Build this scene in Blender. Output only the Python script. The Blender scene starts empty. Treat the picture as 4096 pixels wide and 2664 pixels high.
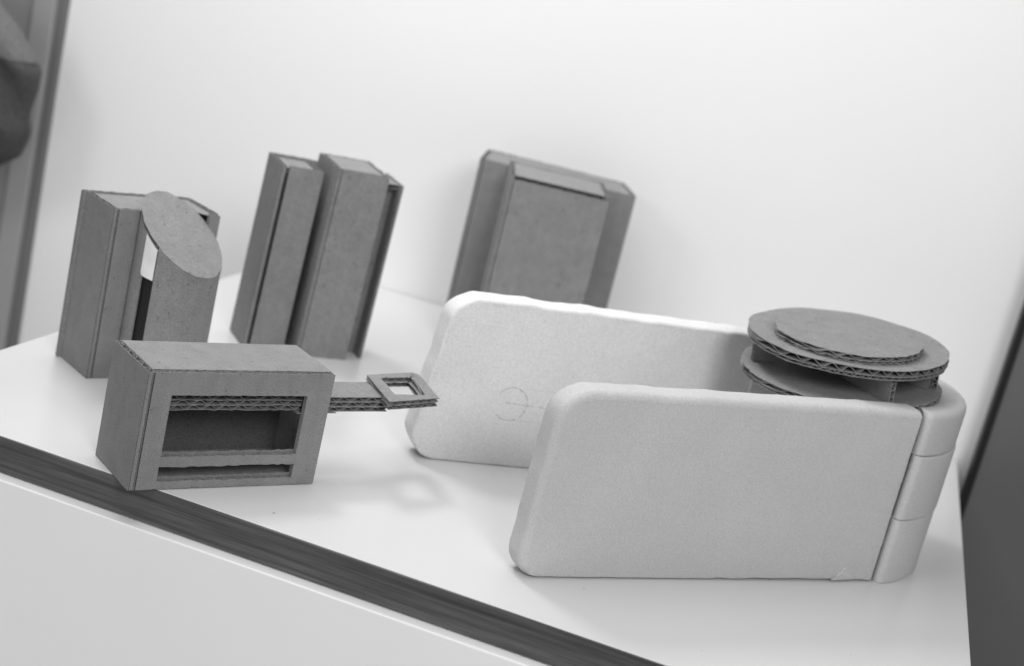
import bpy, bmesh, math, random
from math import sin, cos, pi, sqrt, radians
from mathutils import Vector, Matrix, noise

S = 0.35            # one modelling unit in metres
random.seed(7)
sc = bpy.context.scene
COL = sc.collection

# ------------------------------------------------------------------ camera
PITCH, ROLL = 0.2501, 0.2369
F = Vector((0, cos(PITCH), -sin(PITCH)))
U0 = Vector((0, sin(PITCH), cos(PITCH)))
R0 = Vector((1, 0, 0))
R = R0 * cos(ROLL) + U0 * sin(ROLL)
U = -R0 * sin(ROLL) + U0 * cos(ROLL)
cd = bpy.data.cameras.new('camera')
cam = bpy.data.objects.new('camera', cd)
COL.objects.link(cam)
m = Matrix((R, U, -F)).transposed().to_4x4()
m.translation = Vector((0, 0, S))
cam.matrix_world = m
cd.sensor_width = 36.0
cd.lens = 51.1
cd.clip_start = 0.02
cd.clip_end = 50
cd.dof.use_dof = True
cd.dof.focus_distance = 2.55 * S
cd.dof.aperture_fstop = 5.6
sc.camera = cam
sc.render.resolution_x = 1024
sc.render.resolution_y = 666

# ------------------------------------------------------------------ light
world = bpy.data.worlds.new('World')
sc.world = world
world.use_nodes = True
bg = world.node_tree.nodes['Background']
bg.inputs['Color'].default_value = (1, 1, 1, 1)
bg.inputs['Strength'].default_value = 0.24

TH = -0.2223        # heading of the cabinet
EX = Vector((cos(TH), sin(TH), 0))
EY = Vector((-sin(TH), cos(TH), 0))
def L(x, y, z=0.0):
    """cabinet coordinates (along, into depth, up) to modelling units"""
    return EX * x + EY * y + Vector((0, 0, z))

def area(name, loc, target, size, power, spread=180, sy=None):
    ld = bpy.data.lights.new(name, 'AREA')
    ld.shape = 'RECTANGLE' if sy else 'DISK'
    ld.size = size * S
    if sy: ld.size_y = sy * S
    ld.energy = power
    ld.spread = radians(spread)
    o = bpy.data.objects.new(name, ld)
    COL.objects.link(o)
    o.location = Vector(loc) * S
    d = (Vector(target) - Vector(loc))
    o.rotation_euler = d.to_track_quat('-Z', 'Y').to_euler()
    return o
area('ceiling_lamp', (-1.42, 3.86, 3.1), (-0.1, 2.5, 0), 0.75, 5.0)
area('added_low_fill', (-1.6, -2.6, -0.6), (-0.6, 2.1, -0.3), 2.0, 2.6)  # added fill without a visible source, lifts the drawer fronts
area('room_window_light', (-3.2, -0.6, 2.6), (-0.6, 3.4, 0.4), 1.6, 4.0)
area('room_front_light', (1.35, -1.2, 2.7), (-0.4, 3.2, 0.2), 1.7, 11.2)
area('added_wall_wash', (-0.6, 2.6, 2.9), (-0.75, 4.1, 0.3), 2.4, 4.9)  # added wash, no known fitting, brightens the wall behind the models

vs = sc.view_settings
vs.view_transform = 'Standard'
vs.look = 'None'
vs.exposure = 0
vs.gamma = 1
vs.use_curve_mapping = False

# ------------------------------------------------------------------ helpers
def tag(o, label=None, cat=None, group=None, kind=None):
    if label: o['label'] = label
    if cat: o['category'] = cat
    if group: o['group'] = group
    if kind: o['kind'] = kind
    return o

def thing(name, label, cat, loc=(0, 0, 0), rot=(0, 0, 0), group=None):
    o = bpy.data.objects.new(name, None)
    o.empty_display_size = 0.02
    COL.objects.link(o)
    o.location = Vector(loc) * S
    o.rotation_euler = rot
    return tag(o, label, cat, group)

class MB:
    """collects geometry in modelling units; .build links it as ONE mesh object"""
    def __init__(self):
        self.v, self.f = [], []
        self.M = Matrix.Identity(4)
    def at(self, o, u=(1, 0, 0), v=(0, 1, 0), w=None):
        u, v = Vector(u).normalized(), Vector(v).normalized()
        w = u.cross(v) if w is None else Vector(w).normalized()
        self.M = Matrix((u, v, w)).transposed().to_4x4()
        self.M.translation = Vector(o)
        return self
    def p(self, x, y, z):
        self.v.append(self.M @ Vector((x, y, z)))
        return len(self.v) - 1
    def face(self, *ids): self.f.append(tuple(ids))
    def quadpts(self, pts):
        self.face(*[self.p(*q) for q in pts])
    def box(self, x0, x1, y0, y1, z0, z1, j=0.0):
        a = [self.p(x + random.uniform(-j, j), y + random.uniform(-j, j), z)
             for z in (z0, z1) for y in (y0, y1) for x in (x0, x1)]
        for q in ((0, 2, 3, 1), (4, 5, 7, 6), (0, 1, 5, 4), (2, 6, 7, 3), (0, 4, 6, 2), (1, 3, 7, 5)):
            self.face(*[a[i] for i in q])
    def plate(self, outline, z0, z1):
        """outline: list of (x,y); closed flat plate"""
        n = len(outline)
        a = [self.p(x, y, z0) for x, y in outline]
        b = [self.p(x, y, z1) for x, y in outline]
        self.face(*reversed(a)); self.face(*b)
        for i in range(n):
            k = (i + 1) % n
            self.face(a[i], a[k], b[k], b[i])
    def strip(self, pts, ext, th, cut=None):
        """wavy ribbon: pts [(u,z)], ext(u)->(v0,v1); a thin solid"""
        prev = None
        for i, (u, z) in enumerate(pts):
            e = ext(u)
            if e is None: prev = None; continue
            v0, v1 = e
            if cut: v1 += cut[2] * 0.3
            k0, k1 = max(i - 1, 0), min(i + 1, len(pts) - 1)
            du, dz = pts[k1][0] - pts[k0][0], pts[k1][1] - pts[k0][1]
            l = math.hypot(du, dz) or 1
            nu, nz = -dz / l * th / 2, du / l * th / 2
            cur = [self.p(u + nu, v0, z + nz), self.p(u - nu, v0, z - nz),
                   self.p(u - nu, v1, z - nz), self.p(u + nu, v1, z + nz)]
            if prev:
                for a, b in ((0, 1), (1, 2), (2, 3), (3, 0)):
                    self.face(prev[a], cur[a], cur[b], prev[b])
            prev = cur
    def build(self, name, mat, parent=None, smooth=False, bevel=0.0, auto=None):
        me = bpy.data.meshes.new(name)
        me.from_pydata([tuple(q * S) for q in self.v], [], self.f)
        me.validate(); me.update()
        bm = bmesh.new(); bm.from_mesh(me)
        bmesh.ops.recalc_face_normals(bm, faces=bm.faces)
        bm.to_mesh(me); bm.free()
        me.materials.append(mat)
        if smooth:
            for p_ in me.polygons: p_.use_smooth = True
        o = bpy.data.objects.new(name, me)
        COL.objects.link(o)
        if parent: o.parent = parent
        if bevel:
            b = o.modifiers.new('bevel', 'BEVEL')
            b.width = bevel * S; b.segments = 3; b.limit_method = 'ANGLE'; b.angle_limit = radians(40)
        return o

LT = 0.0010          # liner thickness of the board
RT = 0.0010          # fluting paper thickness
T1 = 0.0108          # single wall board
PT = 0.0300          # flute pitch

def wave(x0, x1, zc, amp, pitch, ph=0.0, wob=0.0):
    n = max(8, int((x1 - x0) / pitch * 10))
    out = []
    for i in range(n + 1):
        u = x0 + (x1 - x0) * i / n
        s = sin(2 * pi * u / pitch + ph + wob * 2.0 * noise.noise(Vector((u * 18, ph, 3))))
        s = max(-1, min(1, s * 1.12))
        a = amp * (1 - wob * 0.5 * abs(noise.noise(Vector((u * 30, 9, ph)))))
        out.append((u, zc + a * s))
    return out

def board(mb, x0, x1, y0, y1, t=T1, pitch=PT, ph=None, jag=0.0008, z0=0.0, along='x', slant=0.0, caps=True):
    """corrugated board in the local xy plane; the wave runs along x (or y)"""
    ph = random.uniform(0, 6) if ph is None else ph
    if along == 'y':
        keep = mb.M.copy()
        mb.M = mb.M @ Matrix(((0, 1, 0, 0), (1, 0, 0, 0), (0, 0, 1, 0), (0, 0, 0, 1)))
        x0, x1, y0, y1 = y0, y1, x0, x1
    for za, zb in ((z0, z0 + LT), (z0 + t - LT, z0 + t)):
        n = max(2, int((x1 - x0) / 0.008))
        top, bot = [], []
        for i in range(n + 1):
            x = x0 + (x1 - x0) * i / n
            top.append((x, y1 + (slant if za == z0 else 0) + random.uniform(-jag, jag * 0.6)))
            bot.append((x, y0 + random.uniform(-jag * 0.6, jag)))
        mb.plate(bot + top[::-1], za, zb)
    mb.strip(wave(x0 + (0.003 if caps else 0.0004), x1 - (0.003 if caps else 0.0004), z0 + t / 2, t / 2 - LT - RT / 2 + 0.0002, pitch, ph, 0.15),
             lambda u: (y0 + 0.0006 + random.uniform(0, jag), y1 - 0.0006 - random.uniform(0, jag)), RT, (z0, t, slant))
    if caps:      # the last flute wall closes the long edges
        for xa, xb in ((x0 + 0.0003, x0 + 0.0016), (x1 - 0.0016, x1 - 0.0003)):
            mb.box(xa, xb, y0 + 0.001, y1 - 0.001, z0 + LT + 0.0011, z0 + t - LT - 0.0011)
    if along == 'y': mb.M = keep

# ------------------------------------------------------------------ materials
def nodes(name):
    mt = bpy.data.materials.new(name); mt.use_nodes = True
    nt = mt.node_tree; b = nt.nodes['Principled BSDF']
    return mt, nt, b
def N(nt, t, **kw):
    n = nt.nodes.new(t)
    for k, v in kw.items():
        if k in n.inputs: n.inputs[k].default_value = v
        else: setattr(n, k, v)
    return n
def ramp(nt, stops):
    r = nt.nodes.new('ShaderNodeValToRGB')
    while len(r.color_ramp.elements) < len(stops): r.color_ramp.elements.new(0.5)
    for e, (p_, c_) in zip(r.color_ramp.elements, stops):
        e.position = p_; e.color = (c_, c_, c_, 1)
    return r
def coord(nt, scale=(1, 1, 1), rot=(0, 0, 0), kind='Object'):
    tc = nt.nodes.new('ShaderNodeTexCoord'); mp = nt.nodes.new('ShaderNodeMapping')
    mp.inputs['Scale'].default_value = scale; mp.inputs['Rotation'].default_value = rot
    nt.links.new(tc.outputs[kind], mp.inputs['Vector'])
    return mp.outputs['Vector']
def mixmul(nt, a, b, fac=1.0):
    mx = nt.nodes.new('ShaderNodeMix'); mx.data_type = 'RGBA'; mx.blend_type = 'MULTIPLY'
    mx.inputs['Factor'].default_value = fac
    nt.links.new(a, mx.inputs['A']); nt.links.new(b, mx.inputs['B'])
    return mx.outputs['Result']

def cardboard(name, base=0.28, dirn=(1, 1, 1), ribs=0.0):
    mt, nt, b = nodes(name)
    v = coord(nt)
    fine = N(nt, 'ShaderNodeTexNoise', Scale=1400.0, Detail=3.0, Roughness=0.6)
    mid = N(nt, 'ShaderNodeTexNoise', Scale=90.0, Detail=4.0, Roughness=0.6)
    big = N(nt, 'ShaderNodeTexNoise', Scale=14.0, Detail=2.0)
    fib = N(nt, 'ShaderNodeTexNoise', Scale=1.0, Detail=3.0, Roughness=0.7)
    vf = coord(nt, (260 * dirn[0], 260 * dirn[1], 260 * dirn[2]))
    for n_ in (fine, mid, big): nt.links.new(v, n_.inputs['Vector'])
    nt.links.new(vf, fib.inputs['Vector'])
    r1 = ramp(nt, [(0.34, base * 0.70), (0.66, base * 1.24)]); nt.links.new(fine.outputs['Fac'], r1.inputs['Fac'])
    r2 = ramp(nt, [(0.30, 0.86), (0.70, 1.0)]); nt.links.new(mid.outputs['Fac'], r2.inputs['Fac'])
    r3 = ramp(nt, [(0.35, 0.94), (0.65, 1.0)]); nt.links.new(big.outputs['Fac'], r3.inputs['Fac'])
    r4 = ramp(nt, [(0.30, 0.6), (0.38, 1.0)]); nt.links.new(fib.outputs['Fac'], r4.inputs['Fac'])
    c = mixmul(nt, r1.outputs['Color'], r2.outputs['Color'])
    c = mixmul(nt, c, r3.outputs['Color']); c = mixmul(nt, c, r4.outputs['Color'])
    wv = N(nt, 'ShaderNodeTexWave', Scale=30.0, Distortion=0.4); wv.bands_direction = 'X'
    nt.links.new(v, wv.inputs['Vector'])
    r5 = ramp(nt, [(0.0, 1.0 - ribs), (1.0, 1.0)]); nt.links.new(wv.outputs['Fac'], r5.inputs['Fac'])
    c = mixmul(nt, c, r5.outputs['Color'])
    nt.links.new(c, b.inputs['Base Color'])
    b.inputs['Roughness'].default_value = 0.86
    b.inputs['Specular IOR Level'].default_value = 0.2
    bp = N(nt, 'ShaderNodeBump', Strength=0.22, Distance=0.0006)
    nt.links.new(fib.outputs['Fac'], bp.inputs['Height'])
    nt.links.new(bp.outputs['Normal'], b.inputs['Normal'])
    return mt
CARD = cardboard('cardboard', 0.285, (1, 1, 0.7), 0.035)
CARD_FLAT = cardboard('cardboard_flat', 0.29, (0.7, 1.2, 1))
CARD_SHADED = cardboard('cardboard_shaded', 0.13, (1, 1, 1))  # darker base puts the box interior's shade into the colour

def foam(name, base, rough_scale, bump):
    mt, nt, b = nodes(name)
    v = coord(nt)
    fine = N(nt, 'ShaderNodeTexNoise', Scale=rough_scale, Detail=4.0, Roughness=0.65)
    pit = N(nt, 'ShaderNodeTexVoronoi', Scale=rough_scale * 0.9)
    big = N(nt, 'ShaderNodeTexNoise', Scale=22.0, Detail=3.0)
    for n_ in (fine, pit, big): nt.links.new(v, n_.inputs['Vector'])
    r1 = ramp(nt, [(0.32, base * 0.90), (0.68, min(base * 1.07, 0.95))]); nt.links.new(fine.outputs['Fac'], r1.inputs['Fac'])
    r2 = ramp(nt, [(0.0, 1.0), (0.85, 0.90)]); nt.links.new(pit.outputs['Distance'], r2.inputs['Fac'])
    r3 = ramp(nt, [(0.35, 0.965), (0.65, 1.0)]); nt.links.new(big.outputs['Fac'], r3.inputs['Fac'])
    c = mixmul(nt, r1.outputs['Color'], r2.outputs['Color']); c = mixmul(nt, c, r3.outputs['Color'])
    nt.links.new(c, b.inputs['Base Color'])
    b.inputs['Roughness'].default_value = 0.9
    b.inputs['Specular IOR Level'].default_value = 0.15
    add = N(nt, 'ShaderNodeMath', operation='ADD')
    m2 = N(nt, 'ShaderNodeMath', operation='MULTIPLY'); m2.inputs[1].default_value = 7.0
    nt.links.new(big.outputs['Fac'], m2.inputs[0])
    nt.links.new(fine.outputs['Fac'], add.inputs[0]); nt.links.new(m2.outputs[0], add.inputs[1])
    bp = N(nt, 'ShaderNodeBump', Strength=bump, Distance=0.0006)
    nt.links.new(add.outputs[0], bp.inputs['Height'])
    nt.links.new(bp.outputs['Normal'], b.inputs['Normal'])
    return mt
FOAM = foam('smooth_foam', 0.60, 900.0, 0.30)
FOAM_B = foam('sanded_foam', 0.81, 700.0, 0.55)

def plain(name, base, rough, spec=0.5, var=0.03, scale=6.0, dust=False, bump=0.0):
    mt, nt, b = nodes(name)
    v = coord(nt)
    n1 = N(nt, 'ShaderNodeTexNoise', Scale=scale, Detail=4.0)
    nt.links.new(v, n1.inputs['Vector'])
    r = ramp(nt, [(0.3, base * (1 - var)), (0.7, base * (1 + var))]); nt.links.new(n1.outputs['Fac'], r.inputs['Fac'])
    c = r.outputs['Color']
    if dust:
        n2 = N(nt, 'ShaderNodeTexNoise', Scale=170.0, Detail=2.0)
        nt.links.new(v, n2.inputs['Vector'])
        r2 = ramp(nt, [(0.20, 0.45), (0.235, 1.0)]); nt.links.new(n2.outputs['Fac'], r2.inputs['Fac'])
        c = mixmul(nt, c, r2.outputs['Color'])
    nt.links.new(c, b.inputs['Base Color'])
    b.inputs['Roughness'].default_value = rough
    b.inputs['Specular IOR Level'].default_value = spec
    if bump:
        n3 = N(nt, 'ShaderNodeTexNoise', Scale=420.0, Detail=2.0)
        nt.links.new(v, n3.inputs['Vector'])
        bp = N(nt, 'ShaderNodeBump', Strength=bump, Distance=0.0004)
        nt.links.new(n3.outputs['Fac'], bp.inputs['Height']); nt.links.new(bp.outputs['Normal'], b.inputs['Normal'])
    return mt
WALL = plain('wall_paint', 0.90, 0.8, 0.2, 0.01, 3.0, bump=0.1)
LAMINATE = plain('white_laminate', 0.665, 0.30, 0.5, 0.012, 5.0, dust=True, bump=0.03)
DRAWER = plain('white_lacquer', 0.90, 0.35, 0.5, 0.02, 8.0, bump=0.03)
REVEAL_SHADE = plain('shaded_reveal_grey', 0.17, 0.6, 0.3)  # grey that paints the shade on the jamb's side face
FRAME = plain('grey_gloss_paint', 0.36, 0.5, 0.4, 0.03)
DOOR = plain('door_paint', 0.30, 0.6, 0.3, 0.03)
PANEL = plain('dark_panel_paint', 0.13, 0.55, 0.4, 0.06, 5.0)
BLACK = plain('black_trim', 0.012, 0.5, 0.3)
LABEL = plain('white_label_paper', 0.8, 0.6, 0.3, 0.08, 60.0)
FLOOR = plain('floor_grey', 0.6, 0.6)

def wood():
    mt, nt, b = nodes('dark_wood_edge')
    v = coord(nt, (5, 5, 150), kind='Object')
    v2 = coord(nt, (1.6, 1.6, 60), kind='Object')
    n1 = N(nt, 'ShaderNodeTexNoise', Scale=3.0, Detail=6.0, Roughness=0.65); nt.links.new(v, n1.inputs['Vector'])
    n2 = N(nt, 'ShaderNodeTexNoise', Scale=2.2, Detail=3.0); nt.links.new(v2, n2.inputs['Vector'])
    r = ramp(nt, [(0.30, 0.042), (0.5, 0.078), (0.70, 0.125)]); nt.links.new(n1.outputs['Fac'], r.inputs['Fac'])
    r2 = ramp(nt, [(0.36, 0.45), (0.47, 1.0)]); nt.links.new(n2.outputs['Fac'], r2.inputs['Fac'])
    nt.links.new(mixmul(nt, r.outputs['Color'], r2.outputs['Color']), b.inputs['Base Color'])
    b.inputs['Roughness'].default_value = 0.5
    return mt
WOOD = wood()

def cloth(name, base):
    mt, nt, b = nodes(name)
    v = coord(nt)
    n1 = N(nt, 'ShaderNodeTexNoise', Scale=320.0, Detail=3.0); nt.links.new(v, n1.inputs['Vector'])
    r = ramp(nt, [(0.3, base * 0.7), (0.7, base * 1.3)]); nt.links.new(n1.outputs['Fac'], r.inputs['Fac'])
    nt.links.new(r.outputs['Color'], b.inputs['Base Color']); b.inputs['Roughness'].default_value = 0.95
    bp = N(nt, 'ShaderNodeBump', Strength=0.5, Distance=0.002)
    nt.links.new(n1.outputs['Fac'], bp.inputs['Height']); nt.links.new(bp.outputs['Normal'], b.inputs['Normal'])
    return mt
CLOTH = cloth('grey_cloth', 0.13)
CLOTH_DARK_SHADED = cloth('shaded_dark_cloth', 0.06)  # partly darker fabric, partly shading put into the colour

# ------------------------------------------------------------------ setting
wx0, wx1 = -5.0, 3.0
mb = MB().at(L(0, 3.888), EX, EY)
mb.box(wx0, wx1, 0.002, 0.25, -2.3, 3.0)
tag(mb.build('wall', WALL), 'plain white painted wall behind the cabinet', kind='structure')
mb = MB().at(L(0, 0), EX, EY)
mb.box(-5, 3, -1.5, 4.1, -2.4, -2.302)
tag(mb.build('floor', FLOOR), 'plain grey floor under the cabinet', kind='structure')

# cabinet
cab = thing('cabinet', 'white cabinet with dark wood front edge carrying the cardboard and foam models', 'cabinet',
            L(-0.6, 3.0, -2.3), (0, 0, TH))
def cabobj(mb, name, mat, **k):
    o = mb.build(name, mat, cab, **k)
    return o
def CM():   # mesh space of the cabinet empty (it stands at L(-.6,3,-2.3), turned by TH)
    return MB().at((0.6, -3.0, 2.3), (1, 0, 0), (0, 1, 0))
b_ = CM(); b_.box(-1.594, 0.374, 2.125, 3.886, -0.062, 0.0); cabobj(b_, 'tabletop', LAMINATE, bevel=0.0015)
b_ = CM(); b_.box(-1.594, 0.374, 2.1195, 2.1248, -0.0635, -0.0006); cabobj(b_, 'wood_edge', WOOD, bevel=0.0012)
b_ = CM(); b_.box(-1.586, 0.366, 2.0945, 2.122, -0.82, -0.0655)
b_.box(-1.586, 0.366, 2.0945, 2.122, -1.60, -0.83)
cabobj(b_, 'drawer_front', DRAWER, bevel=0.0028)
b_ = CM(); b_.box(-1.59, 0.37, 2.1255, 3.886, -2.3, -0.0635); cabobj(b_, 'carcass', DRAWER)

# door frame and door at the far left
df = thing('door_frame', 'blurred grey upright door frame at the left end of the wall', 'door frame', L(-2.46, 3.86, -2.3), (0, 0, TH))
def DM(x, y): return MB().at((-x, -y, 2.3), (1, 0, 0), (0, 1, 0))
b_ = DM(-2.46, 3.86); b_.box(-2.514, -2.443, 3.850, 3.889, -2.3, 3.0); b_.build('jamb', FRAME, df, bevel=0.003)
b_ = DM(-2.46, 3.86); b_.box(-2.4425, -2.416, 3.866, 3.889, -2.3, 3.0); b_.build('reveal_shade_strip', REVEAL_SHADE, df, bevel=0.002)  # strip added in place of the jamb's shaded reveal
b_ = DM(-2.46, 3.86); b_.box(-4.2, -2.515, 3.872, 3.889, -2.3, 3.0); b_.build('door_leaf', DOOR, df)

# dark upright panel on the right
dp = thing('dark_panel', 'tall dark grey upright panel with black edge beside the right end of the cabinet', 'panel', L(0.9, 3.83, -2.3), (0, 0, TH))
b_ = DM(0.9, 3.83); b_.box(0.424, 2.2, 3.80, 3.86, -2.3, 1.6); b_.build('board', PANEL, dp)
b_ = DM(0.9, 3.83); b_.box(0.405, 0.4235, 3.796, 3.864, -2.3, 1.602); b_.build('edge_strip', BLACK, dp, bevel=0.002)

# garment hanging by the door
gm = thing('garment', 'dark grey cloth garment with a seam, hanging before the door frame at the left edge', 'garment',
           L(-2.5, 3.6, 0.3), (0, 0, TH))
prof = [(0.62, -2.56), (0.53, -2.451), (0.492, -2.397), (0.465, -2.368), (0.425, -2.336), (0.415, -2.328), (0.378, -2.305), (0.33, -2.303), (0.264, -2.309), (0.209, -2.305),
        (0.180, -2.312), (0.131, -2.330), (0.089, -2.385), (0.04, -2.50), (-0.02, -2.66)]
def garment_mesh(z_hi, z_lo, name, puff, mat):
    g = MB(); rows = 46; cols = 40
    grid = []
    for i in range(rows + 1):
        z = z_hi + (z_lo - z_hi) * i / rows
        for (za, xa), (zb, xb) in zip(prof, prof[1:]):
            if zb <= z <= za:
                xr = xa + (xb - xa) * (za - z) / (za - zb); break
        row = []
        for j in range(cols + 1):
            a = 2 * pi * j / cols
            hw = (xr + 3.05) / 2; cx = xr - hw
            fold = 0.045 * sin(30 * z + 16 * cos(a)) * (1 if z < 0.4 else 0.3)
            fold += 0.03 * noise.noise(Vector((cos(a) * 3, sin(a) * 3, z * 7)))
            row.append(g.p(cx + hw * cos(a) * puff - (-2.5), sin(a) * (0.11 + fold) * puff, z - 0.3))
        grid.append(row)
    for i in range(rows):
        for j in range(cols):
            g.face(grid[i][j], grid[i][(j + 1)], grid[i + 1][(j + 1)], grid[i + 1][j])
    return g.build(name, mat, gm, smooth=True)
garment_mesh(0.414, -0.02, 'lower_cloth', 1.0, CLOTH_DARK_SHADED)
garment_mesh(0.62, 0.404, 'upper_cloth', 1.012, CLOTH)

# ------------------------------------------------------------------ open carton on its side panel (the foreground box)
BW, BD, BH = 0.355, 0.153, 0.2143
bx = thing('cardboard_box', 'cardboard box with window and crossbar at the front edge, a strip pushed through it', 'cardboard model',
           (-0.5647, 2.2604, 0.0006), (0, 0, 0.6826))
Z = Vector((0, 0, 1))
# left side panel: plane at x=0..T1, spans depth and full height; flutes run up
g = MB().at((T1, 0, 0), (0, 1, 0), (0, 0, 1), (-1, 0, 0)); board(g, 0, BD, 0, BH, jag=0.0012); g.build('side_panel', CARD, bx)
g = MB().at((BW - T1 - 0.001, T1 + .001, 0), (0, 1, 0), (0, 0, 1), (1, 0, 0)); board(g, 0, BD - T1 - 0.002, 0, BH - T1 - 0.001); g.build('side_panel', CARD, bx)
# front panel with two openings; local x along width
g = MB().at((0, T1, 0), (1, 0, 0), (0, 0, 1), (0, -1, 0))
x0, x1 = T1 + 0.0024, BW
board(g, x0, 0.0485, 0.001, BH - 0.001, ph=1.0)
board(g, 0.307, x1, 0.001, BH - 0.001, ph=2.0)
board(g, 0.0486, 0.3069, 0.172, BH - 0.001, ph=0.3, caps=False)
board(g, 0.0486, 0.3069, 0.041, 0.0605, ph=0.3, jag=0.0014, slant=0.0052, caps=False)
board(g, 0.0486, 0.3069, 0.001, 0.0155, ph=0.3, jag=0.0014, slant=0.0050, caps=False)
fp = g.build('front_panel', CARD, bx)
g = MB().at((T1 + .001, BD, 0), (1, 0, 0), (0, 0, 1), (0, -1, 0)); board(g, 0, BW - 2 * T1 - 0.003, 0.0, BH - T1 - .001); g.build('back_panel', CARD_SHADED, bx)
g = MB().at((0, 0, BH - T1), (1, 0, 0), (0, 1, 0)); board(g, T1 + 0.0015, BW - 0.001, T1 + 0.0012, BD, jag=0.0005); g.build('top_panel', CARD_FLAT, bx)
g = MB().at((0, 0, 0), (1, 0, 0), (0, 1, 0)); board(g, T1 + 0.0015, BW - T1 - .003, T1 + 0.0012, BD - T1 - .001); g.build('bottom_panel', CARD_FLAT, bx)

# strip pushed through the box with a square ring at its end
st = thing('cardboard_strip', 'three-layer cardboard strip with a square ring at its end, sticking out of the open box', 'cardboard model',
           (-0.5647, 2.2604, 0), (0, 0, 0.6826))
TA = 0.0095
ztop = 0.166
for k in range(3):
    g = MB().at((0, 0, ztop - TA * (k + 1)), (1, 0, 0), (0, 1, 0))
    board(g, 0.02 + 0.004 * k, 0.330, 0.021, 0.0925, t=TA - 0.0002, pitch=0.0300, ph=1.2 + 1.9 * k, jag=0.003, caps=False)
    board(g, 0.3302, (0.484, 0.484, 0.490)[k], 0.013, 0.0925, t=TA - 0.0002, pitch=0.0300, ph=1.2 + 1.9 * k, jag=0.0004, caps=False)
    g.build('strip_layer', CARD_FLAT, st)
g = MB().at((0.30, 0.012, ztop - 3 * TA - 0.0035), (1, 0, 0), (0, 1, 0)); g.plate([(0, 0), (0.082, 0.002), (0.074, 0.01), (0.088, 0.02), (0.08, 0.07), (0, 0.07)], 0, 0.0014)
g.build('torn_flap', CARD_FLAT, st)
# ring: skewed quadrilateral, two layers
RO = [(0.459, -0.034), (0.566, -0.018), (0.590, 0.002), (0.611, 0.113), (0.600, 0.126), (0.560, 0.122), (0.491, 0.108)]
RO = [(0.461, -0.030), (0.520, -0.022), (0.583, -0.012), (0.616, 0.112), (0.608, 0.126), (0.555, 0.118), (0.492, 0.108)]
RI = [(0.495, 0.007), (0.528, 0.006), (0.562, 0.004), (0.586, 0.096), (0.584, 0.0985), (0.552, 0.096), (0.515, 0.092)]
def ring_layer(z0, t, sc_, name, hole=1.0):
    g = MB()
    cx, cy = 0.538, 0.047
    def dens(P, k):
        out = []
        for i in range(len(P)):
            a, b = P[i], P[(i + 1) % len(P)]
            for s in range(k):
                f = s / k
                out.append((a[0] + (b[0] - a[0]) * f, a[1] + (b[1] - a[1]) * f))
        return out
    for za, zb in ((z0, z0 + LT), (z0 + t - LT, z0 + t)):
        jo = lambda P, j: [(x + random.uniform(-j, j), y + random.uniform(-j, j)) for x, y in P]
        O_ = jo(dens([(cx + (x - cx) * sc_, cy + (y - cy) * sc_) for x, y in RO], 5), 0.0009)
        I_ = jo(dens([(0.540 + (x - 0.540) * hole, 0.052 + (y - 0.052) * hole) for x, y in RI], 5), 0.0016)
        n = len(O_)
        a = [g.p(x, y, za) for x, y in O_]; b = [g.p(x, y, zb) for x, y in O_]
        c = [g.p(x, y, za) for x, y in I_]; d = [g.p(x, y, zb) for x, y in I_]
        for i in range(n):
            k = (i + 1) % n
            g.face(a[i], a[k], b[k], b[i]); g.face(c[i], d[i], d[k], c[k])
            g.face(b[i], b[k], d[k], d[i]); g.face(a[i], c[i], c[k], a[k])
    # fluting: intersect scan lines with outline/hole
    def spans(P, x):
        ys = []
        for i in range(len(P)):
            (xa, ya), (xb, yb) = P[i], P[(i + 1) % len(P)]
            if (xa <= x < xb) or (xb <= x < xa): ys.append(ya + (yb - ya) * (x - xa) / (xb - xa))
        return sorted(ys)
    def ext(lo):
        def f(u):
            o_, i_ = spans(RO, u), spans(RI, u)
            if len(o_) < 2: return None
            if lo is None: return (o_[0] + .001, o_[1] - .001) if len(i_) < 2 else None
            if len(i_) < 2: return None
            return (o_[0] + .001, i_[0] - .0008) if lo else (i_[1] + .0008, o_[1] - .001)
        return f
    for mode in (None, True, False):
        g.strip(wave(0.462, 0.615, z0 + t / 2, t / 2 - LT - 0.0006, 0.021, z0 * 400, 0.6), ext(mode), RT)
    return g.build(name, CARD_FLAT, st)
ring_layer(ztop + 0.0006, 0.0080, 1.0, 'ring_layer')
ring_layer(ztop - 0.0085, 0.0088, 0.985, 'ring_layer', 0.86)

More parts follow.
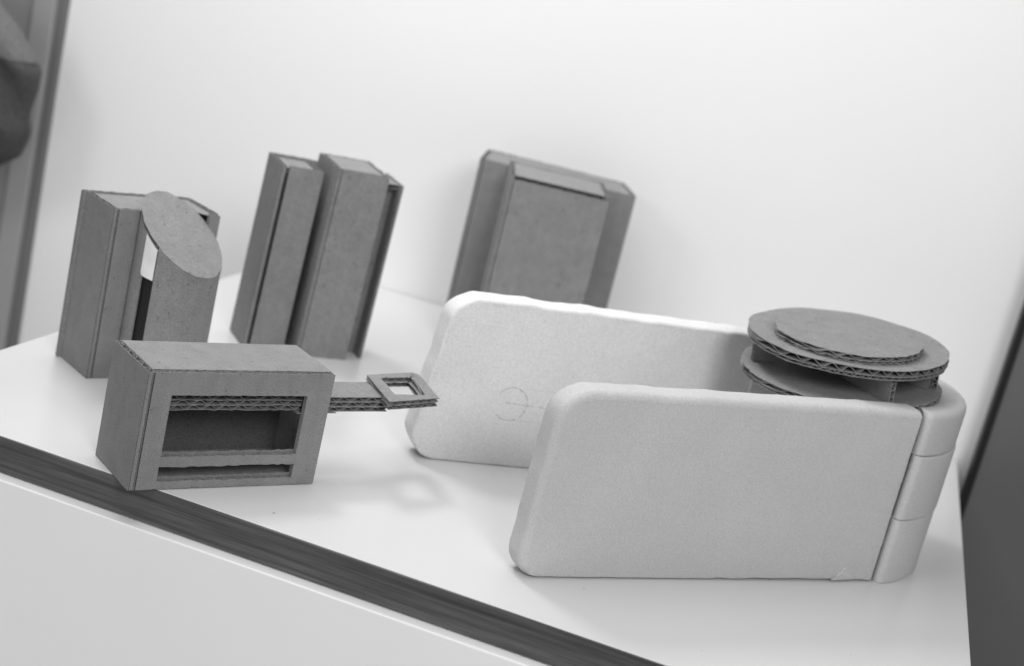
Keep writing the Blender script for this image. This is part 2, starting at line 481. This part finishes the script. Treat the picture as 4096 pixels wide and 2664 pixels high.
# ------------------------------------------------------------------ cartons
def carton(mb_parent, u0, u1, v0, v1, h, top_inset=0.003, mat=CARD, lid=True, z0=0.0, front_short=0.0, yaw=0.0, gap=0.0, taper=0.0):
    """closed box of corrugated panels; u to the right, v into depth; panels are parts"""
    t = T1
    c_, s_ = cos(yaw), sin(yaw)
    X, Y = Vector((c_, s_, 0)), Vector((-s_, c_, 0))
    O = Vector((u0, v0, z0))
    w, d = u1 - u0, v1 - v0
    P = lambda a, b, c=0: O + X * a + Y * b + Z * c
    g = MB().at(P(0, t), X, Z, -Y); board(g, t + .0012 + gap, w, 0, h - front_short, jag=0.001); g.build('front_panel', mat, mb_parent)
    g = MB().at(P(0, d), X, Z, -Y); board(g, 0, w - taper, 0, h, jag=0.001); g.build('back_panel', mat, mb_parent)
    g = MB().at(P(t, 0), Y, Z, -X); board(g, 0, d - t - .001, 0, h, jag=0.001); g.build('side_panel', mat, mb_parent)
    dv = (Y * (d - t) - X * taper).normalized()
    g = MB().at(P(w, t + .001), dv, Z, dv.cross(Z) * -1.0); board(g, 0, d - 2 * t - .002 + (0.006 if taper else 0), 0, h, jag=0.0014); g.build('side_panel', mat, mb_parent)
    if lid:
        g = MB().at(P(0, 0, h - t - top_inset), X, Y); board(g, t + .0014, w - t - .0014 - taper * 0.9, t + .0014, d - t - .0014)
        if taper: g.plate([(w - t - taper * 0.9 - .002, t + .002), (w - t - .002, t + .002), (w - t - taper * 0.92 - .001, d - t - .002)], t - LT, t - 0.0001)
        g.build('top_panel', CARD_FLAT, mb_parent)
    return O

# rear left: slanted tube built into a carton -------------------------------
A_ = Vector((-0.905, 2.842, 0)); yaw1 = math.atan2(0.683, 0.73)
H1 = 0.3535
t1 = thing('cardboard_tube_model', 'cardboard carton with a slant-topped tube in its front, white sticker above a black slot', 'cardboard model', (-0.808, 2.747, 0.0006), (0, 0, yaw1))
# local frame: origin B (front left corner); x along front, y into depth
W1, D1 = 0.236, 0.136
cy1, sy1 = cos(yaw1), sin(yaw1)
def loc1(p):
    d = Vector(p) - Vector((-0.808, 2.747, 0)); return Vector((d.x * cy1 + d.y * sy1, -d.x * sy1 + d.y * cy1, d.z))
TC = loc1((-0.683, 2.812, 0)); TR = 0.086
half = sqrt(TR ** 2 - TC.y ** 2)
p1, p2 = TC.x - half, TC.x + half
t = T1
g = MB().at((t, 0, 0), (0, 1, 0), (0, 0, 1), (-1, 0, 0)); board(g, 0, D1 - t - .001, 0, H1, jag=0.0012); g.build('side_panel', CARD, t1)
g = MB().at((0, D1, 0), (1, 0, 0), (0, 0, 1), (0, -1, 0)); board(g, -0.007, W1, 0, H1, jag=0.001); g.build('back_panel', CARD, t1)
g = MB().at((0, t, 0), (1, 0, 0), (0, 0, 1), (0, -1, 0)); board(g, t + .002, p1 - 0.0008, 0, H1 - 0.001, jag=0.001)
board(g, p2 - 0.001, W1 - 0.001, 0, H1 - 0.001, jag=0.001); g.build('front_panel', CARD, t1)
g = MB().at((W1, t + .001, 0), (0, 1, 0), (0, 0, 1), (-1, 0, 0)); board(g, 0, D1 - 2 * t - .002, 0, H1, jag=0.001); g.build('side_panel', CARD, t1)
g = MB()
pl = [(t + .0014, 0.004)]
a0 = math.atan2(-TC.y, -half); a1 = math.atan2(-TC.y, half)
# arc behind the tube from p1 round the back to p2
RR = TR + 0.0008
st_a, en_a = a0 % (2 * pi), a1 % (2 * pi)
if st_a < pi: pass
en_ = en_a - 2 * pi if en_a > st_a else en_a
for i in range(25):
    a = st_a + (en_ - st_a) * i / 24
    if TC.y + RR * sin(a) > 0.0045: pl.append((TC.x + RR * cos(a), TC.y + RR * sin(a)))
pl += [(W1 - t - .0014, 0.004), (W1 - t - .0014, D1 - t - .0014), (t + .0014, D1 - t - .0014)]
g.plate(pl, H1 - 0.0045, H1 - 0.003)
g.build('top_panel', CARD_FLAT, t1)
# tube wall, open slot facing the viewer's left
def lidz(x, y):   # height of the slanted cut at world (x,y)
    return 0.32 - 0.658 * (x + 0.683) + 0.348 * (y - 2.812)
cv = Vector((0.236, -0.972, 0)); lv = Vector((-0.972, -0.236, 0))
def tubepos(deg, r, z):
    a = radians(deg); d = cv * cos(a) + lv * sin(a)
    P = Vector((-0.683, 2.812, 0)) + d * r; P.z = z
    return P
g = MB(); rows = []
degs = [27.5 - i * (339 / 110.0) for i in range(111)]     # from the slot's right edge round to its left edge
for dg in degs:
    row = []
    for r_ in (TR, TR - 0.004):
        P = tubepos(dg, r_, 0); zt = lidz(P.x, P.y) - (0.0100 if dg < -200 else 0.0016)
        for k in range(2):
            q = loc1((P.x, P.y, 0)); row.append(g.p(q.x, q.y, 0.0 if k == 0 else zt))
    rows.append(row)
for a, b in zip(rows, rows[1:]):
    g.face(a[0], b[0], b[1], a[1]); g.face(a[2], a[3], b[3], b[2]); g.face(a[1], b[1], b[3], a[3])
for e in (rows[0], rows[-1]): g.face(e[0], e[1], e[3], e[2])
o = g.build('tube_wall', CARD, t1, smooth=True)
m_ = o.modifiers.new('es', 'EDGE_SPLIT'); m_.split_angle = radians(40)
# a black sheet curved inside the slot
g = MB(); prev = None
for i in range(9):
    dg = 24 + i * 3.4
    P = tubepos(dg, TR - 0.006, 0); q = loc1((P.x, P.y, 0))
    cur = (g.p(q.x, q.y, 0.0), g.p(q.x, q.y, lidz(P.x, P.y) - 0.012))
    if prev: g.face(prev[0], cur[0], cur[1], prev[1])
    prev = cur
g.build('black_lining', BLACK, t1, smooth=True)
# sticker over the slot
g = MB(); prev = None
for i in range(13):
    f = i / 12; dg = 28.5 + f * 21.5
    P = tubepos(dg, TR + 0.0012, 0); q = loc1((P.x, P.y, 0)); Pi = tubepos(dg, TR + 0.0004, 0); qi = loc1((Pi.x, Pi.y, 0))
    zb = 0.2345 + 0.003 * f + (0.007 * max(0, (f - 0.85) / 0.15) ** 2)
    zt = lidz(P.x, P.y) - 0.009
    cur = (g.p(q.x, q.y, zb), g.p(q.x, q.y, zt), g.p(qi.x, qi.y, zb), g.p(qi.x, qi.y, zt))
    if prev:
        g.face(prev[0], cur[0], cur[1], prev[1]); g.face(prev[2], prev[3], cur[3], cur[2])
        g.face(prev[0], prev[2], cur[2], cur[0]); g.face(prev[1], cur[1], cur[3], prev[3])
    prev = cur
g.build('sticker', LABEL, t1)
# slanted lid: ragged corrugated ellipse
NL = Vector((0.658, -0.348, 1)).normalized()
g = MB()
for off, rr in ((0.0, TR + 0.0008), (-0.0088, TR + 0.0004)):
    top, bot = [], []
    for i in range(96):
        a = 2 * pi * i / 96
        r_ = rr + 0.0022 * noise.noise(Vector((cos(a) * 6, sin(a) * 6, off * 900)))
        x, y = -0.683 + r_ * cos(a), 2.812 + r_ * sin(a)
        q = loc1((x, y, lidz(x, y) + off)); top.append(g.p(q.x, q.y, q.z))
        q = loc1((x, y, lidz(x, y) + off - LT)); bot.append(g.p(q.x, q.y, q.z))
    g.face(*top); g.face(*reversed(bot))
    for i in range(96):
        k = (i + 1) % 96; g.face(bot[i], bot[k], top[k], top[i])
prevr = None
for i in range(150):
    u = -TR + 2 * TR * (i + .5) / 150; e = sqrt(max(TR ** 2 - u * u, 0)) - 0.0006
    zz = -0.0052 + 0.0034 * sin(u * 2 * pi / 0.024 + 0.8 * noise.noise(Vector((u * 40, 1, 2))))
    cur = []
    for s in (-1, 1):
        x, y = -0.683 + u, 2.812 + s * e
        q = loc1((x, y, lidz(x, y) + zz)); cur.append(g.p(q.x, q.y, q.z))
    if prevr: g.face(prevr[0], cur[0], cur[1], prevr[1])
    prevr = cur
g.build('slanted_lid', CARD_FLAT, t1)

# middle tall model ---------------------------------------------------------
yaw2 = radians(27.5)
t2 = thing('cardboard_tower', 'cardboard tower of two upright cartons with a dark gap between them', 'cardboard model',
           (-0.654, 3.307, 0.0006), (radians(2.0), radians(1.2), yaw2))
carton(t2, 0.0, 0.098, -0.121, 0.0, 0.440, top_inset=0.006, gap=0.0065)
carton(t2, 0.119, 0.2445, -0.148, 0.002, 0.459, top_inset=0.0)
g = MB().at((0.2855, -0.126, 0), (0, 1, 0), (0, 0, 1), (1, 0, 0)); board(g, 0, 0.118, 0, 0.441, t=0.0065); g.build('side_panel', CARD, t2)
g = MB().at((0.2455, -0.070, 0), (1, 0, 0), (0, 0, 1), (0, -1, 0)); board(g, 0, 0.0395, 0, 0.438); g.build('recessed_panel', CARD, t2)
g = MB().at((0.2455, -0.112, 0.428), (1, 0, 0), (0, 1, 0)); board(g, 0, 0.0395, 0, 0.10); g.build('top_panel', CARD_FLAT, t2)
g = MB().at((0.099, -0.004, 0), (1, 0, 0), (0, 0, 1), (0, 1, 0)); board(g, 0, 0.02, 0, 0.438); g.build('joining_panel', CARD, t2)

# right tall model ----------------------------------------------------------
yaw3 = radians(-1.5)
t3 = thing('cardboard_tower', 'tall wide cardboard tower with narrower carton on its front, behind the foam model', 'cardboard model',
           (-0.184, 3.659, 0.0006), (0, radians(0.3), yaw3))
carton(t3, 0.0, 0.405, 0.0, 0.205, 0.489, top_inset=0.001, taper=0.032)
carton(t3, 0.094, 0.341, -0.176, 0.06, 0.493, top_inset=0.001, yaw=radians(5.5), front_short=0.011)

# ------------------------------------------------------------------ foam model
fm = thing('foam_model', 'white U-shaped foam model of two upright slabs joined by a rounded end of three blocks', 'foam model', (0.45, 2.65, 0.0004))
OFF = Vector((0.45, 2.65, 0))
def slab(o, xdir, outline, th, name, mat, rnd=0.014, jit=0.0):
    """outline in (along, up); front face at plane o; body goes backward; rounded rims"""
    X = Vector(xdir).normalized(); Y = Z.cross(X)
    g = MB().at(Vector(o) - OFF, X, Z, -Y)
    n = len(outline)
    nrm = []
    for i in range(n):
        ax, ay = outline[i - 1]; bx_, by_ = outline[(i + 1) % n]
        dx, dy = bx_ - ax, by_ - ay; l = math.hypot(dx, dy) or 1
        nrm.append((-dy / l, dx / l))     # inward for counter-clockwise outlines
    rings = []
    K = 5
    seq = [(rnd * (1 - sin(pi / 2 * k / K)), -rnd * (1 - cos(pi / 2 * k / K))) for k in range(K + 1)]
    levels = [(a, b) for a, b in seq]                                   # front rim: inset a, depth b
    levels = [(rnd * (1 - sin(pi / 2 * k / K)), -rnd * (1 - cos(pi / 2 * k / K))) for k in range(K + 1)]
    levels += [(rnd * (1 - sin(pi / 2 * k / K)), -th + rnd * (1 - cos(pi / 2 * k / K))) for k in range(K, -1, -1)]
    for ins, z in levels:
        rings.append([g.p(outline[i][0] + nrm[i][0] * ins * (0.45 if outline[i][0] > 0.78 else 1), outline[i][1] + nrm[i][1] * ins * (0.35 if outline[i][1] < 0.004 else 1), z
                          + jit * noise.noise(Vector((outline[i][0] * 25, outline[i][1] * 25, z * 10)))) for i in range(n)])
    for a, b in zip(rings, rings[1:]):
        for i in range(n):
            k = (i + 1) % n; g.face(a[i], b[i], b[k], a[k])
    g.face(*rings[0]); g.face(*reversed(rings[-1]))
    ob = g.build(name, mat, fm, smooth=True)
    m1 = ob.modifiers.new('es', 'EDGE_SPLIT'); m1.split_angle = radians(28)
    return ob

def rounded(pts_r, seg=18, wob=0.0, step=0.02):
    """polygon corners (x,y,r) counter-clockwise -> outline"""
    out = []
    n = len(pts_r)
    for i in range(n):
        p = Vector(pts_r[i][:2]); a = Vector(pts_r[i - 1][:2]); b = Vector(pts_r[(i + 1) % n][:2]); r = pts_r[i][2]
        da, db = (a - p).normalized(), (b - p).normalized()
        ang = da.angle(db); tl = r / math.tan(ang / 2)
        s, e = p + da * tl, p + db * tl
        c = p + (da + db).normalized() * (r / sin(ang / 2))
        a0 = math.atan2(s.y - c.y, s.x - c.x); a1 = math.atan2(e.y - c.y, e.x - c.x)
        while a1 < a0: a1 += 2 * pi
        if a1 - a0 > pi: a1 -= 2 * pi
        for k in range(seg + 1):
            t_ = a0 + (a1 - a0) * k / seg
            out.append((c.x + r * cos(t_), c.y + r * sin(t_)))
        # straight run to the next corner
        q = Vector(pts_r[(i + 1) % n][:2]); rn = pts_r[(i + 1) % n][2]
        dn = Vector(pts_r[(i + 2) % n][:2]) - q
        an = (p - q).angle(dn); tn = rn / math.tan(an / 2)
        nxt = q + (p - q).normalized() * tn
        dl = (nxt - e).length; kk = int(dl / step)
        for k in range(1, kk):
            w_ = e.lerp(nxt, k / kk)
            out.append((w_.x, w_.y))
    if wob:
        out = [(x + wob * noise.noise(Vector((x * 30, y * 30, 1))), y + wob * noise.noise(Vector((x * 30, y * 30, 7))) if y > 0.002 else max(0, y)) for x, y in out]
    return out

fx = Vector((0.6905, 0.383, 0)).normalized()
ol = rounded([(-0.003, 0.0, 0.045), (0.7915, 0.0, 0.006), (0.7915, 0.3565, 0.012), (0.004, 0.3430, 0.066)], wob=0.0022)
ol2 = []
for x, y in ol:
    if y < 0.002 and 0.42 < x < 0.77: y = 0.0030 * max(0.0, noise.noise(Vector((x * 12, 3, 0))) + 0.45) + 0.0012 * random.random()
    ol2.append((x, y))
slab((0.104, 2.287, 0), fx, ol2, 0.058, 'front_slab', FOAM, 0.015, 0.0015)

FOAM_P = FOAM_B.copy(); FOAM_P.name = 'sanded_foam_pencilled'
bxv = Vector((0.921, 0.391, 0)).normalized()
ol = rounded([(-0.022, 0.0, 0.062), (0.70, 0.0, 0.006), (0.72, 0.350, 0.012), (0.016, 0.343, 0.068)], wob=0.004)
bs = slab((-0.133, 2.747, 0), bxv, ol, 0.062, 'back_slab', FOAM_B, 0.0065, 0.003)
# pencil circle and lines drawn on the back slab's front face (thin graphite marks)
PENCIL = plain('pencil_graphite', 0.38, 0.6, 0.3, 0.25, 500.0)
def pencil(pts, w=0.0011, name='pencil_line', closed=False):
    Y = Z.cross(bxv)
    g = MB().at(Vector((-0.133, 2.747, 0)) - OFF - Y * 0.0006, bxv, Z, -Y)
    n = len(pts)
    rng = range(n if closed else n - 1)
    for i in rng:
        (xa, za), (xb, zb) = pts[i], pts[(i + 1) % n]
        if random.random() < 0.12: continue
        dx, dz = xb - xa, zb - za; l = math.hypot(dx, dz)
        ww = w * random.uniform(0.35, 1.0)
        nx, nz = -dz / l * ww / 2, dx / l * ww / 2
        g.quadpts([(xa + nx, za + nz, 0), (xa - nx, za - nz, 0), (xb - nx, zb - nz, 0), (xb + nx, zb + nz, 0)])
    return g.build(name, PENCIL, bs)
cxp, czp, rp = 0.1785, 0.135, 0.0355
pencil([(cxp + (rp + 0.0006 * sin(5 * a)) * cos(a), czp + (rp + 0.0006 * sin(5 * a)) * sin(a)) for a in [2 * pi * i / 70 for i in range(70)]], 0.0021, 'pencil_circle', True)
pencil([(cxp - rp - 0.002 + i * 0.0035, czp + 0.003 - 0.00012 * i) for i in range(44)], 0.0016)
pencil([(cxp + 0.03 + i * 0.004, czp + 0.036 - 0.0001 * i) for i in range(20)], 0.0005)
pencil([(cxp + 0.02 + i * 0.004, czp - 0.034) for i in range(16)], 0.0005)

g = MB().at(Vector((0.104, 2.287, 0)) - OFF, fx, Z, -Z.cross(fx))
pa, pb, pc, pd = g.p(0.682, 0.004, 0.0030), g.p(0.742, 0.005, -0.0006), g.p(0.716, 0.034, -0.0004), g.p(0.703, 0.018, 0.0036)
pe = g.p(0.692, 0.007, -0.0015)
g.face(pa, pb, pd); g.face(pb, pc, pd); g.face(pa, pd, pe); g.face(pd, pc, pe)
g.build('chipped_flake', FOAM, fm, smooth=False)
# rounded end: three stacked blocks following a U in plan
EC = Vector((0.662, 2.872, 0))
fend = Vector((0.099, 2.298, 0)) + fx * 0.793      # where the front slab stops
def bez(P, n):
    out = []
    for i in range(n + 1):
        t_ = i / n; k = len(P) - 1
        q = Vector((0, 0, 0))
        for j, p in enumerate(P): q += Vector(p) * (math.comb(k, j) * (1 - t_) ** (k - j) * t_ ** j)
        out.append(q)
    return out
outer = [Vector(q) for q in ((0.800, 2.703, 0), (0.7975, 2.694, 0), (0.7975, 2.686, 0), (0.800, 2.679, 0), (0.805, 2.6745, 0))] + bez([(0.812, 2.6725, 0), (0.835, 2.684, 0), (0.868, 2.715, 0), (0.945, 2.80, 0), (0.950, 2.915, 0), (0.905, 3.0, 0)], 18) + \
        bez([(0.905, 3.0, 0), (0.86, 3.085, 0), (0.75, 3.16, 0), (0.62, 3.13, 0), (0.50, 3.083, 0)], 12)[1:]
inner = []
for i, p in enumerate(outer):
    a = outer[max(i - 1, 0)]; b = outer[min(i + 1, len(outer) - 1)]
    d = (b - a).normalized(); nrm = Vector((-d.y, d.x, 0))
    inner.append(p + nrm * 0.075)
for i in range(6):
    inner[i] = inner[6] + Vector((-0.0032, -0.0016, 0)) * (6 - i)
def end_block(z0, z1, rt, rb, off, name):
    g = MB().at(-OFF)
    n = len(outer)
    def sect(i):
        o_, i_ = outer[i], inner[i]
        d = (i_ - o_).normalized(); W = (i_ - o_).length
        pts = []
        K = 4
        # outer bottom -> outer top -> inner top -> inner bottom ; rounding
        for k in range(K + 1):
            a = pi / 2 * k / K; pts.append((rb * (1 - sin(a)), z0 + rb * (1 - cos(a))))
        for k in range(K + 1):
            a = pi / 2 * k / K; pts.append((rt * (1 - cos(a)), z1 - rt * (1 - sin(a))))
        dish = 0.012 if rt > 0.008 else 0
        for f in (0.35, 0.6, 0.8):
            pts.append((W * f, z1 - dish * max(0, f - 0.25)))
        pts.append((W - 0.002, z1 - dish)); pts.append((W, z1 - 0.008)); pts.append((W, z0 + 0.002))
        return [o_ + d * (u - off) + Vector((0, 0, z)) for u, z in pts]
    rr = []
    for i in range(n):
        s_ = sect(i)
        if i == 0 or i == n - 1:      # tuck the cap in a little
            c = sum(s_, Vector()) / len(s_)
            s_ = [c + (q - c) * 0.96 for q in s_]
        rr.append([g.p(*q) for q in s_])
    m = len(rr[0])
    for a, b in zip(rr, rr[1:]):
        for k in range(m):
            g.face(a[k], b[k], b[(k + 1) % m], a[(k + 1) % m])
    g.face(*rr[0]); g.face(*reversed(rr[-1]))
    ob = g.build(name, FOAM, fm, smooth=True)
    m1 = ob.modifiers.new('es', 'EDGE_SPLIT'); m1.split_angle = radians(50)
end_block(0.0, 0.1335, 0.0035, 0.002, 0.0, 'end_block')
end_block(0.1345, 0.2675, 0.0035, 0.0045, 0.0015, 'end_block')
end_block(0.2685, 0.357, 0.016, 0.004, -0.001, 'end_block')

# ------------------------------------------------------------------ cardboard discs
ND = Vector((-0.115, -0.050, 1)).normalized()
UX = (Vector((1, 0.25, 0)) - ND * Vector((1, 0.25, 0)).dot(ND)).normalized()
UY = ND.cross(UX)
sp = thing('cardboard_spool', 'round cardboard spool of stacked discs resting on the rounded end of the foam model', 'cardboard model', (0.662, 2.859, 0.330))
SO = Vector((0.662, 2.859, 0.330))
def disc(c, r, layers, name, crush=0.0, seed=0, jag=0.0022, turn=0.0):
    """c: centre of the disc's top face; layers from the top down (thickness, pitch)"""
    ux = UX * cos(turn) + UY * sin(turn); uy = ND.cross(ux)
    g = MB().at(Vector(c) - SO, ux, uy, ND)
    z = 0.0
    nn = 120
    def circ(k, extra=0.0):
        out = []
        for i in range(nn):
            a = 2 * pi * i / nn
            r_ = r + extra + jag * 2.6 * noise.noise(Vector((cos(a) * 2.6, sin(a) * 2.6, seed))) + jag * 0.5 * noise.noise(Vector((cos(a) * 25, sin(a) * 25, seed + k * 5))) + crush * 0.0045 * noise.noise(Vector((cos(a) * 14, sin(a) * 14, seed + k)))
            out.append((r_ * cos(a), r_ * sin(a), -crush * 0.0040 * abs(noise.noise(Vector((cos(a) * 9, sin(a) * 9, seed + k * 3))))))
        return out
    def sheet(z0, k):
        P = circ(k)
        lift = [q[2] if k else 0 for q in P]
        a = [g.p(x, y, z0 - LT + l_) for (x, y, _), l_ in zip(P, lift)]; b = [g.p(x, y, z0 + l_) for (x, y, _), l_ in zip(P, lift)]
        g.face(*reversed(a)); g.face(*b)
        for i in range(nn):
            j = (i + 1) % nn; g.face(a[i], a[j], b[j], b[i])
    sheet(0, 0)
    for k, (t_, pitch) in enumerate(layers):
        g.strip(wave(-r * 0.995, r * 0.995, z - t_ / 2 - LT / 2, t_ / 2 - LT * 0.9, pitch, seed + k * 2, 0.2 + crush),
                lambda u: (-sqrt(max(r * r - u * u, 0)) + 0.001 + random.uniform(0, 0.0012), sqrt(max(r * r - u * u, 0)) - 0.001 - random.uniform(0, 0.0012)), RT)
        z -= t_
        sheet(z, k + 1)
    return g.build(name, CARD_FLAT, sp)
lowc = Vector((0.662, 2.859, 0.350))
upc = Vector((0.658, 2.866, 0.4225))
disc(lowc, 0.200, [(0.0085, 0.029), (0.0055, 0.016)], 'lower_disc', 0.9, 3)
disc(upc, 0.1985, [(0.0120, 0.0290), (0.0065, 0.0145)], 'upper_disc', 0.35, 11)
disc(Vector((0.650, 2.838, 0.4365)), 0.146, [(0.0080, 0.029), (0.0055, 0.016)], 'cap_disc', 0.9, 21, turn=0.3)
def spacer(a, b, h, name='spacer', th=T1):
    """upright board on the lower disc from a to b (world points on its face)"""
    a, b = Vector(a), Vector(b)
    X = (b - a).normalized(); X = (X - ND * X.dot(ND)).normalized()
    g = MB().at(a - SO, X, ND, -ND.cross(X))
    w = (b - a).length
    board(g, 0, w, 0.0005, h, t=th, pitch=0.014, along='y')
    return g.build(name, CARD, sp)
HG = 0.0520
spacer((0.482, 2.868, 0.3308), (0.529, 2.880, 0.3368), HG)
spacer((0.672, 2.828, 0.3498), (0.737, 2.692, 0.3502), HG)
spacer((0.790, 2.862, 0.3650), (0.834, 2.824, 0.3682), HG)
spacer((0.836, 2.823, 0.3682), (0.842, 2.88, 0.3718), HG)
spacer((0.60, 3.02, 0.351), (0.70, 3.03, 0.363), HG)
